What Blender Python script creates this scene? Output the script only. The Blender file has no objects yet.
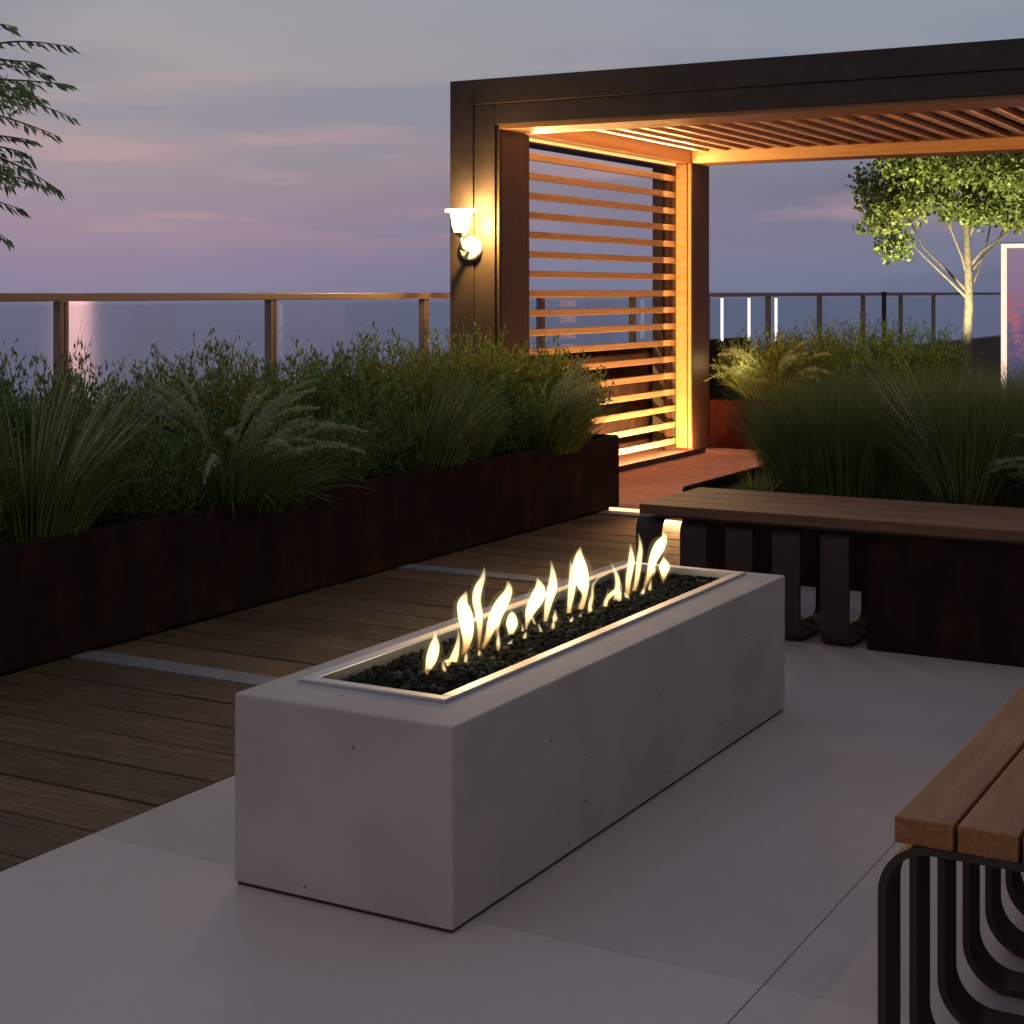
import bpy, math, random
import numpy as np
random.seed(7); RNG = np.random.default_rng(7)
S = bpy.context.scene
COL = S.collection
TH = math.atan(893/1590.0); CT, ST = math.cos(TH), math.sin(TH)

# ------------------------------------------------------------------ nodes
def mat(name):
    m = bpy.data.materials.new(name); m.use_nodes = True
    nt = m.node_tree; nt.nodes.clear()
    out = nt.nodes.new('ShaderNodeOutputMaterial')
    return m, nt, out
def N(nt, t, **kw):
    n = nt.nodes.new(t)
    for k, v in kw.items():
        if k in n.inputs: n.inputs[k].default_value = v
        else: setattr(n, k, v)
    return n
def L(nt, a, b): nt.links.new(a, b)
def math_n(nt, op, a, b=None, clamp=False):
    n = nt.nodes.new('ShaderNodeMath'); n.operation = op; n.use_clamp = clamp
    for i, v in enumerate((a, b)):
        if v is None: continue
        if isinstance(v, (int, float)): n.inputs[i].default_value = v
        else: L(nt, v, n.inputs[i])
    return n.outputs[0]
def mixc(nt, fac, a, b, blend='MIX'):
    n = nt.nodes.new('ShaderNodeMix'); n.data_type = 'RGBA'; n.blend_type = blend
    for sock, v in ((n.inputs[0], fac), (n.inputs[6], a), (n.inputs[7], b)):
        if isinstance(v, (int, float)): sock.default_value = v
        elif isinstance(v, tuple): sock.default_value = v if len(v) == 4 else (*v, 1)
        else: L(nt, v, sock)
    return n.outputs[2]
def ramp(nt, fac, stops, interp='LINEAR'):
    n = nt.nodes.new('ShaderNodeValToRGB'); n.color_ramp.interpolation = interp
    e = n.color_ramp.elements
    while len(e) < len(stops): e.new(0.5)
    for i, (p, c) in enumerate(stops):
        e[i].position = p
        e[i].color = (c, c, c, 1) if isinstance(c, (int, float)) else (*c, 1)
    L(nt, fac, n.inputs[0]); return n.outputs[0]
def coords(nt, scale=(1, 1, 1), rot=(0, 0, 0), world=True):
    if world: g = nt.nodes.new('ShaderNodeNewGeometry').outputs['Position']
    else: g = nt.nodes.new('ShaderNodeTexCoord').outputs['Object']
    mp = nt.nodes.new('ShaderNodeMapping'); mp.inputs['Scale'].default_value = scale; mp.inputs['Rotation'].default_value = rot
    L(nt, g, mp.inputs[0]); return mp.outputs[0]
def noise(nt, vec, scale, detail=4, rough=0.55, dist=0):
    n = nt.nodes.new('ShaderNodeTexNoise'); L(nt, vec, n.inputs['Vector'])
    n.inputs['Scale'].default_value = scale; n.inputs['Detail'].default_value = detail
    n.inputs['Roughness'].default_value = rough; n.inputs['Distortion'].default_value = dist
    return n.outputs['Fac']
def bump(nt, h, strength=0.3, dist=0.01):
    b = nt.nodes.new('ShaderNodeBump'); b.inputs['Strength'].default_value = strength; b.inputs['Distance'].default_value = dist
    L(nt, h, b.inputs['Height']); return b.outputs[0]
def pbsdf(nt, out, color, rough=0.6, metal=0.0, normal=None, spec=0.5):
    p = nt.nodes.new('ShaderNodeBsdfPrincipled')
    if isinstance(color, tuple): p.inputs['Base Color'].default_value = (*color, 1)
    else: L(nt, color, p.inputs['Base Color'])
    if isinstance(rough, (int, float)): p.inputs['Roughness'].default_value = rough
    else: L(nt, rough, p.inputs['Roughness'])
    p.inputs['Metallic'].default_value = metal; p.inputs['Specular IOR Level'].default_value = spec
    if normal is not None: L(nt, normal, p.inputs['Normal'])
    L(nt, p.outputs[0], out.inputs[0]); return p

# ------------------------------------------------------------------ materials
def m_simple(name, col, rough=0.5, metal=0.0, var=0.25, scale=8, bs=0.1, spec=0.5):
    m, nt, out = mat(name); v = coords(nt)
    n = noise(nt, v, scale, 5)
    c = ramp(nt, n, [(0.3, tuple(x*(1-var) for x in col)), (0.7, tuple(min(1, x*(1+var)) for x in col))])
    pbsdf(nt, out, c, rough, metal, bump(nt, n, bs, 0.004), spec); return m
def m_wood(name, dark, light, axis='X', rough=0.5, grain=1.0, scale=1.0, bs=0.35):
    m, nt, out = mat(name)
    sc = {'X': (1.2, 22, 22), 'Y': (22, 1.2, 22), 'Z': (22, 22, 1.2)}[axis]
    v = coords(nt, tuple(s*scale for s in sc))
    isl = nt.nodes.new('ShaderNodeNewGeometry').outputs['Random Per Island']
    off = nt.nodes.new('ShaderNodeVectorMath'); off.operation = 'ADD'; L(nt, v, off.inputs[0])
    cmb = nt.nodes.new('ShaderNodeCombineXYZ'); mm = math_n(nt, 'MULTIPLY', isl, 37.0)
    for i in range(3): L(nt, mm, cmb.inputs[i])
    L(nt, cmb.outputs[0], off.inputs[1])
    g = noise(nt, off.outputs[0], 2.2, 7, 0.62, 1.2)
    g2 = noise(nt, off.outputs[0], 9, 4, 0.7, 0.3)
    f = math_n(nt, 'ADD', math_n(nt, 'MULTIPLY', g, 0.75), math_n(nt, 'MULTIPLY', g2, 0.25))
    c = ramp(nt, f, [(0.32, dark), (0.5, tuple((a+b)/2 for a, b in zip(dark, light))), (0.68, light)])
    t = math_n(nt, 'ADD', math_n(nt, 'MULTIPLY', isl, 0.5*grain), 1-0.25*grain)
    vec = nt.nodes.new('ShaderNodeVectorMath'); vec.operation = 'SCALE'; L(nt, c, vec.inputs[0]); L(nt, t, vec.inputs['Scale'])
    pbsdf(nt, out, vec.outputs[0], rough, 0, bump(nt, f, bs, 0.004), 0.25); return m
def m_emit(name, col, strength):
    m, nt, out = mat(name)
    e = N(nt, 'ShaderNodeEmission'); e.inputs[0].default_value = (*col, 1); e.inputs[1].default_value = strength
    L(nt, e.outputs[0], out.inputs[0]); return m

def m_concrete():
    m, nt, out = mat('cast_concrete'); v = coords(nt)
    n = noise(nt, v, 3.0, 6); n2 = noise(nt, v, 60, 3)
    c = ramp(nt, n, [(0.3, (0.37, 0.318, 0.298)), (0.7, (0.49, 0.425, 0.40))])
    vor = nt.nodes.new('ShaderNodeTexVoronoi'); vor.inputs['Scale'].default_value = 13; L(nt, v, vor.inputs['Vector'])
    vor.inputs['Randomness'].default_value = 1
    r = math_n(nt, 'GREATER_THAN', noise(nt, v, 5.1, 1), 0.47)
    hole = math_n(nt, 'MULTIPLY', math_n(nt, 'LESS_THAN', vor.outputs['Distance'], 0.06), r)
    c = mixc(nt, hole, c, (0.12, 0.10, 0.09))
    h = math_n(nt, 'SUBTRACT', math_n(nt, 'MULTIPLY', n2, 0.2), hole)
    pbsdf(nt, out, c, 0.72, 0, bump(nt, h, 0.35, 0.002), 0.35); return m
def m_paving():
    m, nt, out = mat('porcelain_paving')
    v = coords(nt)
    sep = nt.nodes.new('ShaderNodeSeparateXYZ'); L(nt, v, sep.inputs[0])
    T = 1.95; TY = 2.4
    ux = math_n(nt, 'DIVIDE', math_n(nt, 'ADD', sep.outputs[0], 1.13+T*20), T)
    uy = math_n(nt, 'DIVIDE', math_n(nt, 'ADD', sep.outputs[1], -0.65+TY*20), TY)
    fx = math_n(nt, 'FRACT', ux); fy = math_n(nt, 'FRACT', uy)
    def line(f, w):
        a = math_n(nt, 'LESS_THAN', f, w/T); b = math_n(nt, 'GREATER_THAN', f, 1-w/T)
        return math_n(nt, 'MAXIMUM', a, b)
    jx = line(fx, 0.0016); jy = math_n(nt, 'MULTIPLY', line(fy, 0.0010), 0.3)
    j = math_n(nt, 'MAXIMUM', jx, jy)
    cx = nt.nodes.new('ShaderNodeCombineXYZ'); L(nt, math_n(nt, 'FLOOR', ux), cx.inputs[0]); L(nt, math_n(nt, 'FLOOR', uy), cx.inputs[1])
    wn = nt.nodes.new('ShaderNodeTexWhiteNoise'); wn.noise_dimensions = '3D'; L(nt, cx.outputs[0], wn.inputs['Vector'])
    n = noise(nt, v, 1.3, 5, 0.5); n3 = noise(nt, v, 26, 5, 0.6)
    f = math_n(nt, 'ADD', math_n(nt, 'MULTIPLY', n, 0.5), math_n(nt, 'ADD', math_n(nt, 'MULTIPLY', wn.outputs[0], 0.3), math_n(nt, 'MULTIPLY', n3, 0.25)))
    c = ramp(nt, f, [(0.25, (0.39, 0.322, 0.290)), (0.75, (0.60, 0.498, 0.452))])
    c = mixc(nt, j, c, (0.05, 0.045, 0.045))
    r = ramp(nt, noise(nt, v, 0.9, 4), [(0.38, 0.34), (0.62, 0.52)])
    rs = nt.nodes.new('ShaderNodeSeparateColor'); L(nt, r, rs.inputs[0])
    h = math_n(nt, 'SUBTRACT', math_n(nt, 'MULTIPLY', n3, 0.12), j)
    pbsdf(nt, out, c, rs.outputs[0], 0, bump(nt, h, 0.2, 0.002), 0.45); return m
def m_brick():
    m, nt, out = mat('clay_paver')
    v = coords(nt, (1, 1, 1), (0, 0, 0.0))
    b = nt.nodes.new('ShaderNodeTexBrick'); L(nt, v, b.inputs['Vector'])
    b.inputs['Scale'].default_value = 1; b.inputs['Brick Width'].default_value = 0.24; b.inputs['Row Height'].default_value = 0.12
    b.inputs['Mortar Size'].default_value = 0.006; b.inputs['Color1'].default_value = (0.26, 0.13, 0.135, 1)
    b.inputs['Color2'].default_value = (0.34, 0.18, 0.18, 1); b.inputs['Mortar'].default_value = (0.14, 0.08, 0.07, 1)
    n = noise(nt, v, 18, 5)
    c = mixc(nt, 0.35, b.outputs[0], ramp(nt, n, [(0.3, (0.2, 0.10, 0.09)), (0.7, (0.45, 0.26, 0.23))]))
    h = math_n(nt, 'SUBTRACT', n, math_n(nt, 'MULTIPLY', b.outputs['Fac'], 0.8))
    pbsdf(nt, out, c, 0.75, 0, bump(nt, h, 0.6, 0.008), 0.3); return m
def m_corten():
    m, nt, out = mat('weathered_steel')
    v = coords(nt); vs = coords(nt, (5, 5, 0.7))
    n = noise(nt, v, 6, 6, 0.65); n2 = noise(nt, vs, 1.6, 5, 0.6)
    f = math_n(nt, 'ADD', math_n(nt, 'MULTIPLY', n, 0.5), math_n(nt, 'MULTIPLY', n2, 0.5))
    c = ramp(nt, f, [(0.3, (0.007, 0.004, 0.0035)), (0.5, (0.017, 0.007, 0.005)), (0.70, (0.048, 0.019, 0.009))])
    pbsdf(nt, out, c, 0.85, 0.0, bump(nt, n, 0.3, 0.003), 0.12); return m
def m_leaf(name, dark, light, trans=0.25, rough=0.55):
    m, nt, out = mat(name)
    isl = nt.nodes.new('ShaderNodeNewGeometry').outputs['Random Per Island']
    v = coords(nt); n = noise(nt, v, 5, 3)
    f = math_n(nt, 'ADD', math_n(nt, 'MULTIPLY', isl, 0.6), math_n(nt, 'MULTIPLY', n, 0.5))
    c = ramp(nt, f, [(0.2, dark), (0.85, light)])
    p = nt.nodes.new('ShaderNodeBsdfPrincipled'); L(nt, c, p.inputs['Base Color']); p.inputs['Roughness'].default_value = rough
    p.inputs['Specular IOR Level'].default_value = 0.3
    t = nt.nodes.new('ShaderNodeBsdfTranslucent'); L(nt, c, t.inputs[0])
    mx = nt.nodes.new('ShaderNodeMixShader'); mx.inputs[0].default_value = trans
    L(nt, p.outputs[0], mx.inputs[1]); L(nt, t.outputs[0], mx.inputs[2]); L(nt, mx.outputs[0], out.inputs[0]); return m
def m_sea():
    m, nt, out = mat('sea_water'); v = coords(nt, (0.02, 0.02, 0.02), (0, 0, 0.4))
    n = noise(nt, v, 1.0, 6, 0.6); n2 = noise(nt, coords(nt, (0.0012, 0.004, 1), (0, 0, TH)), 1.0, 4)
    c = ramp(nt, n2, [(0.35, (0.045, 0.11, 0.36)), (0.65, (0.065, 0.14, 0.43))])
    pbsdf(nt, out, c, SEA_ROUGH, 0, bump(nt, n, 0.11, 1.0), 0.25); return m
SEA_ROUGH = 0.25
def m_glass():
    m, nt, out = mat('clear_glass')
    t = N(nt, 'ShaderNodeBsdfTransparent'); t.inputs[0].default_value = (0.93, 0.96, 0.96, 1)
    g = N(nt, 'ShaderNodeBsdfGlossy'); g.inputs['Roughness'].default_value = 0.03; g.inputs[0].default_value = (1, 1, 1, 1)
    mx = N(nt, 'ShaderNodeMixShader'); mx.inputs[0].default_value = .05; L(nt, t.outputs[0], mx.inputs[1]); L(nt, g.outputs[0], mx.inputs[2])
    L(nt, mx.outputs[0], out.inputs[0]); return m
def m_flame():
    m, nt, out = mat('flame')
    at = nt.nodes.new('ShaderNodeTexCoord'); sep = nt.nodes.new('ShaderNodeSeparateXYZ'); L(nt, at.outputs['Generated'], sep.inputs[0])
    c = ramp(nt, sep.outputs[2], [(0.0, (1.0, 0.30, 0.07)), (0.16, (1.0, 0.52, 0.18)), (0.38, (1.0, 0.76, 0.34)), (0.8, (1.0, 0.82, 0.42))])
    s = ramp(nt, sep.outputs[2], [(0.0, 0.22), (0.18, 0.5), (0.4, 1.0), (0.85, 0.8), (1.0, 0.5)])
    ss = nt.nodes.new('ShaderNodeSeparateColor'); L(nt, s, ss.inputs[0])
    e = N(nt, 'ShaderNodeEmission'); L(nt, c, e.inputs[0]); L(nt, math_n(nt, 'MULTIPLY', ss.outputs[0], FLAME), e.inputs[1])
    L(nt, e.outputs[0], out.inputs[1]); return m
FLAME = 135.0
def m_flame_halo():  # faint emission for the added bloom halo around the flames
    m, nt, out = mat('flame_halo')
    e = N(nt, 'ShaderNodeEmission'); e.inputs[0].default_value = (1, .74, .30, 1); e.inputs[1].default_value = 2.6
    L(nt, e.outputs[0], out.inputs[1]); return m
def m_screen():
    m, nt, out = mat('lit_picture_panel'); tc = nt.nodes.new('ShaderNodeTexCoord')
    g = tc.outputs['Generated']; sep = nt.nodes.new('ShaderNodeSeparateXYZ'); L(nt, g, sep.inputs[0])
    mp = nt.nodes.new('ShaderNodeMapping'); mp.inputs['Scale'].default_value = (6, 1, 9); L(nt, g, mp.inputs[0])
    n = noise(nt, mp.outputs[0], 1.6, 8, 0.7, 0.4); n2 = noise(nt, mp.outputs[0], 5.0, 6, 0.75, 1.5)
    base = ramp(nt, sep.outputs[2], [(0.0, (0.05, 0.06, 0.10)), (0.45, (0.12, 0.10, 0.19)), (0.72, (0.26, 0.17, 0.28)), (1.0, (0.30, 0.22, 0.30))])
    band = ramp(nt, sep.outputs[2], [(0.35, 0.0), (0.5, 0.8), (0.68, 0.7), (0.8, 0.0)])
    bl = math_n(nt, 'MULTIPLY', math_n(nt, 'GREATER_THAN', n, 0.5), band)
    c = mixc(nt, bl, base, (0.45, 0.14, 0.17))
    sp = math_n(nt, 'MULTIPLY', math_n(nt, 'GREATER_THAN', n2, 0.62), ramp(nt, sep.outputs[2], [(0.15, 1.0), (0.5, 0.6), (0.6, 0.0)]))
    c = mixc(nt, sp, c, (0.35, 0.36, 0.46))
    e = N(nt, 'ShaderNodeEmission'); L(nt, c, e.inputs[0]); e.inputs[1].default_value = 0.9
    L(nt, e.outputs[0], out.inputs[0]); return m
def m_gravel():
    m, nt, out = mat('lava_rock')
    isl = nt.nodes.new('ShaderNodeNewGeometry').outputs['Random Per Island']
    c = ramp(nt, isl, [(0.0, (0.010, 0.010, 0.009)), (0.85, (0.028, 0.029, 0.024)), (1.0, (0.09, 0.09, 0.075))])
    pbsdf(nt, out, c, 0.95, 0, bump(nt, noise(nt, coords(nt), 150, 4), 0.6, 0.002), 0.05); return m

M = dict(
    concrete=m_concrete(), paving=m_paving(), brick=m_brick(), corten=m_corten(), sea=m_sea(), glass=m_glass(),
    deck=m_wood('deck_boards', (0.036, 0.021, 0.010), (0.175, 0.112, 0.06), 'X', 0.7),
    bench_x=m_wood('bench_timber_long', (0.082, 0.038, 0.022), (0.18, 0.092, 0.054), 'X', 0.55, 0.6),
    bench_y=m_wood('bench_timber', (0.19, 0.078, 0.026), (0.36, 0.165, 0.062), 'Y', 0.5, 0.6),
    pframe=m_simple('dark_frame_cladding', (0.038, 0.025, 0.018), 0.66, 0.0, 0.25, 9, 0.15),
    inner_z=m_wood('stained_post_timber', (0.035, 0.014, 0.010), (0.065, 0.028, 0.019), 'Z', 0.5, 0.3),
    slat=m_wood('slat_timber', (0.18, 0.10, 0.052), (0.32, 0.185, 0.10), 'Y', 0.5, 0.6),
    louvre=m_wood('louvre_timber', (0.26, 0.135, 0.09), (0.44, 0.26, 0.18), 'Y', 0.5, 0.6),
    beam_x=m_wood('beam_timber', (0.24, 0.12, 0.052), (0.40, 0.21, 0.095), 'X', 0.5, 0.4),
    dkmetal=m_simple('bronze_flat_bar', (0.029, 0.013, 0.010), 0.6, 0.0, 0.15, 30, 0.05),
    railmetal=m_simple('rail_metal', (0.24, 0.17, 0.135), 0.45, 0.3, 0.12, 30, 0.05),
    alum=m_simple('brushed_rim_metal', (0.50, 0.50, 0.51), 0.42, 0.9, 0.05, 60, 0.03),
    nickel=m_simple('satin_nickel', (0.6, 0.58, 0.55), 0.3, 0.9, 0.05, 60, 0.02),
    stone=m_simple('pale_stone_strip', (0.20, 0.195, 0.20), 0.6, 0, 0.15, 14, 0.2),
    soil=m_simple('soil', (0.025, 0.018, 0.013), 0.95, 0, 0.4, 30, 0.8, 0.1),
    base=m_simple('roof_membrane', (0.05, 0.048, 0.045), 0.9, 0, 0.2, 4, 0.2),
    wallp=m_simple('parapet_render', (0.10, 0.085, 0.07), 0.85, 0, 0.2, 5, 0.2),
    roof=m_simple('roof_board', (0.03, 0.016, 0.012), 0.7, 0, 0.15, 8, 0.1),
    redsteel=m_simple('red_steel', (0.030, 0.0055, 0.0055), 0.8, 0.0, 0.3, 7, 0.2, 0.04), paint=m_simple('white_enamel', (0.75, 0.72, 0.66), 0.35, 0, 0.05, 20, 0.02),
    gravel=m_gravel(), flame=m_flame(), flame_halo=m_flame_halo(), screen=m_screen(),
    bark=m_simple('pale_bark', (0.13, 0.11, 0.08), 0.8, 0, 0.35, 25, 0.6),
    dkbark=m_simple('brown_bark', (0.10, 0.08, 0.06), 0.8, 0, 0.35, 25, 0.6),
    shrub=m_leaf('shrub_leaf', (0.034, 0.074, 0.020), (0.19, 0.33, 0.085)),
    shrub2=m_leaf('bright_shrub_leaf', (0.060, 0.095, 0.018), (0.28, 0.33, 0.08)),
    blade=m_leaf('grass_blade', (0.045, 0.078, 0.024), (0.18, 0.24, 0.075)),
    pale=m_leaf('pale_blade', (0.26, 0.27, 0.18), (0.42, 0.43, 0.30)),
    plume=m_leaf('grass_plume', (0.24, 0.31, 0.17), (0.43, 0.51, 0.32), 0.35),
    crown=m_leaf('tree_leaf', (0.060, 0.10, 0.026), (0.30, 0.34, 0.09), 0.4),
    leaf2=m_leaf('compound_leaf', (0.06, 0.12, 0.055), (0.24, 0.36, 0.17), 0.3),
    led=m_emit('warm_led', (1.0, 0.50, 0.15), 11), ledwall=m_emit('warm_led_cove', (1.0, 0.42, 0.12), 2.2),
    shade=m_emit('lit_opal_shade', (1.0, 0.80, 0.42), 6),
    white=m_emit('cool_white_tube', (1.0, 0.93, 0.86), 1.3), frame_glow=m_emit('panel_edge_light', (1.0, 0.74, 0.58), 1.3),
    stepled=m_emit('step_led', (1.0, 0.68, 0.38), 1.6),
)

# ------------------------------------------------------------------ mesh helpers
class MB:
    def __init__(s): s.v = []; s.f = []
    def box(s, x0, x1, y0, y1, z0, z1):
        i = len(s.v)
        s.v += [(x0, y0, z0), (x1, y0, z0), (x1, y1, z0), (x0, y1, z0), (x0, y0, z1), (x1, y0, z1), (x1, y1, z1), (x0, y1, z1)]
        s.f += [tuple(i+k for k in q) for q in ((0, 3, 2, 1), (4, 5, 6, 7), (0, 1, 5, 4), (1, 2, 6, 5), (2, 3, 7, 6), (3, 0, 4, 7))]
        return s
    def tube(s, pts, rad, n=8, flat=1.0):
        pts = [np.array(p, float) for p in pts]; i0 = len(s.v); m = len(pts)
        if isinstance(rad, (int, float)): rad = [rad]*m
        prev = None
        for k, p in enumerate(pts):
            t = pts[min(k+1, m-1)]-pts[max(k-1, 0)]; t = t/(np.linalg.norm(t)+1e-9)
            a = prev if prev is not None else (np.array([1., 0, 0]) if abs(t[0]) < .8 else np.array([0, 1., 0]))
            u = a-t*np.dot(a, t); u /= np.linalg.norm(u)+1e-9; prev = u; w = np.cross(t, u)
            for j in range(n):
                an = 2*math.pi*j/n
                s.v.append(tuple(p+rad[k]*(math.cos(an)*u+flat*math.sin(an)*w)))
        for k in range(m-1):
            for j in range(n):
                a = i0+k*n+j; b = i0+k*n+(j+1) % n
                s.f.append((a, b, b+n, a+n))
        s.f.append(tuple(i0+j for j in range(n))[::-1]); s.f.append(tuple(i0+(m-1)*n+j for j in range(n)))
        return s
    def tongue(s, pts, rad, side, depth, n=14, flat=.75):
        m = len(pts); i0 = len(s.v)
        for k, p in enumerate(pts):
            t = pts[min(k+1, m-1)]-pts[max(k-1, 0)]; t = t/(np.linalg.norm(t)+1e-9)
            u = -np.cross(t, depth); u = u/(np.linalg.norm(u)+1e-9)
            for j in range(n):
                an = 2*math.pi*j/n; s.v.append(tuple(p+rad[k]*(math.cos(an)*u+flat*math.sin(an)*depth)))
        for k in range(m-1):
            for j in range(n):
                a = i0+k*n+j; b = i0+k*n+(j+1) % n; s.f.append((a, b, b+n, a+n))
        s.f.append(tuple(i0+j for j in range(n))[::-1]); s.f.append(tuple(i0+(m-1)*n+j for j in range(n))); return s
    def lathe(s, prof, c, n=32, axis='Z'):
        i0 = len(s.v); m = len(prof)
        for r, h in prof:
            for j in range(n):
                a = 2*math.pi*j/n
                if axis == 'Z': s.v.append((c[0]+r*math.cos(a), c[1]+r*math.sin(a), c[2]+h))
                else: s.v.append((c[0]+r*math.cos(a), c[1]+h, c[2]+r*math.sin(a)))
        for k in range(m-1):
            for j in range(n):
                a = i0+k*n+j; b = i0+k*n+(j+1) % n
                s.f.append((a, b, b+n, a+n))
        return s
    def ring_yz(s, x0, x1, y0, y1, z0, z1, r, t, swap=False, seg=8):
        """flat bar bent into a rounded rectangular loop; band width runs along X (or Y when swap)"""
        def loop(a0, a1, b0, b1, rr):
            o = []
            for cx, cy, st in ((a1-rr, b1-rr, 0), (a0+rr, b1-rr, 90), (a0+rr, b0+rr, 180), (a1-rr, b0+rr, 270)):
                for k in range(seg+1):
                    an = math.radians(st+90*k/seg); o.append((cx+rr*math.cos(an), cy+rr*math.sin(an)))
            return o
        A = loop(y0, y1, z0, z1, r); B = loop(y0+t, y1-t, z0+t, z1-t, max(r-t, .004)); n = len(A); i = len(s.v)
        for P in (A, B):
            for w in (x0, x1):
                for a, b in P: s.v.append((a, w, b) if swap else (w, a, b))
        for k in range(n):
            q = (k+1) % n
            a0, a1, b0, b1 = i+k, i+n+k, i+2*n+k, i+3*n+k; c0, c1, d0, d1 = i+q, i+n+q, i+2*n+q, i+3*n+q
            s.f += [(a0, c0, c1, a1), (b0, b1, d1, d0), (a0, b0, d0, c0), (a1, c1, d1, b1)]
        return s
    def arr(s, V, F):
        i = len(s.v); s.v += [tuple(p) for p in V]; s.f += [tuple(int(k)+i for k in f) for f in F]; return s
    def build(s, name, m, parent=None, bevel=0, smooth=False, seg=2):
        me = bpy.data.meshes.new(name); V = np.array(s.v, float)
        o = bpy.data.objects.new(name, me)
        if parent is not None:
            V = V - wloc(parent); o.parent = parent
        me.from_pydata(V.tolist(), [], s.f); me.materials.append(m); COL.objects.link(o)
        if smooth:
            me.polygons.foreach_set('use_smooth', [True]*len(me.polygons))
        if bevel:
            b = o.modifiers.new('bevel', 'BEVEL'); b.width = bevel; b.segments = seg; b.limit_method = 'ANGLE'
        me.update(); return o
def wloc(o):
    p = np.zeros(3)
    while o is not None: p += np.array(o.location); o = o.parent
    return p
def tag(o, label=None, cat=None, group=None, kind=None):
    if label: o['label'] = label
    if cat: o['category'] = cat
    if group: o['group'] = group
    if kind: o['kind'] = kind
    return o
def thing(name, label, cat, loc=(0, 0, 0), group=None):
    o = bpy.data.objects.new(name, None); o.empty_display_size = .1; o.location = loc; COL.objects.link(o)
    return tag(o, label, cat, group)
def struct(name, b, m, label, bevel=0): return tag(b.build(name, m, None, bevel), label, name.replace('_', ' '), None, 'structure')
def copy_tree(o, parent=None):
    c = o.copy(); COL.objects.link(c)
    if parent is not None: c.parent = parent
    for ch in list(o.children): copy_tree(ch, c)
    return c

# ------------------------------------------------------------------ setting
struct('sea', MB().box(-30000, 30000, -20000, 40000, -30, -25), M['sea'], 'calm blue dusk sea beyond the railing')
struct('ground', MB().box(-6.4, 9, -5, 31, -26, -0.031), M['base'], 'dark roof deck below the paving')
struct('paving', MB().box(-2.957, 9, -5, 31, -0.03, 0), M['paving'], 'large smooth grey paving slabs around the fire pit')
struct('paver_floor', MB().box(-6.3, -0.3, 9.2, 14.6, -0.03, 0.004), M['brick'], 'reddish clay pavers under the pergola')
dk = MB()
def boards(y0, y1):
    y = y0
    while y < y1-.05:
        e = min(y+.2245, y1); dk.box(-4.46, -2.962, y, e-.0, -.028, random.uniform(-.0015, .0015)); y += .2345
boards(-0.44+.0, 4.486)
boards(4.62, 6.75); boards(6.885, 9.04)
struct('deck', dk, M['deck'], 'dark timber deck boards beside the planter', 0.003)
for y in (4.487, 6.752, 9.045):
    struct('paving_strip', MB().box(-4.46, -2.962, y, y+.125, -.028, 0.003), M['stone'], 'pale stone strip set across the deck')
tag(MB().box(-6.4, -6.2, 17, 31, -.03, .62).build('parapet_wall', M['wallp']), 'low dark rendered parapet wall under the far railing', 'wall')
tag(MB().box(-6.02, -5.9, 10.0, 15.5, -.02, .93).build('low_wall', M['corten']), 'low dark red wall behind the slatted screen', 'wall')

# ------------------------------------------------------------------ railing
r = thing('glass_railing', 'metal railing with brown top rail along the sea edge', 'railing', (-6.1, 6, 0))
MB().box(-6.135, -6.065, -4.5, 30, 1.352, 1.394).build('top_rail', M['railmetal'], r, .004)
for k in range(-5, 11):
    y = 6.074+1.757*k
    MB().box(-6.125, -6.075, y-.04, y-.008, -.03, 1.351).box(-6.12, -6.08, y+.004, y+.03, -.03, 1.351).build('post', M['railmetal'], r, .003)
    if k < 10: MB().box(-6.104, -6.096, y+.05, y+1.70, .1, 1.33).build('glass_panel', M['glass'], r)

# ------------------------------------------------------------------ fire pit
fp = thing('fire_pit', 'long rectangular grey concrete fire pit on the paving', 'fire pit', (-2.11, 4.01, 0))
X0, X1, Y0, Y1, ZT = -2.412, -1.808, 2.955, 5.085, .452
b = MB()
ix0, ix1, iy0, iy1 = -2.345, -1.93, 3.12, 5.03
o_ = [(X0, Y0), (X1, Y0), (X1, Y1), (X0, Y1)]; i_ = [(ix0, iy0), (ix1, iy0), (ix1, iy1), (ix0, iy1)]
for z in (0.008, ZT): b.v += [(x, y, z) for x, y in o_]
for z in (ZT, .33): b.v += [(x, y, z) for x, y in i_]
for k in range(4):
    q = (k+1) % 4
    b.f += [(k, q, q+4, k+4), (k+4, q+4, q+8, k+8), (k+8, q+8, q+12, k+12)]
b.f += [(3, 2, 1, 0), (12, 13, 14, 15)]
b.build('body', M['concrete'], fp, .004)
MB().box(X0+.006, X1-.006, Y0+.006, Y1-.006, .0004, .0075).build('plinth', M['dkmetal'], fp)  # recessed plinth, kept dark and near flush to draw the shadow line
def frame(b, x0, x1, y0, y1, w, z0, z1):
    b.box(x0, x1, y0, y0+w, z0, z1); b.box(x0, x1, y1-w, y1, z0, z1)
    b.box(x0, x0+w, y0+w+.0005, y1-w-.0005, z0, z1-.0004); b.box(x1-w, x1, y0+w+.0005, y1-w-.0005, z0, z1-.0004)
    return b
rm = frame(MB(), ix0-.003, ix1+.003, iy0-.003, iy1+.003, .034, .40, ZT+.009).build('metal_rim', M['alum'], fp, .003)
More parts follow.
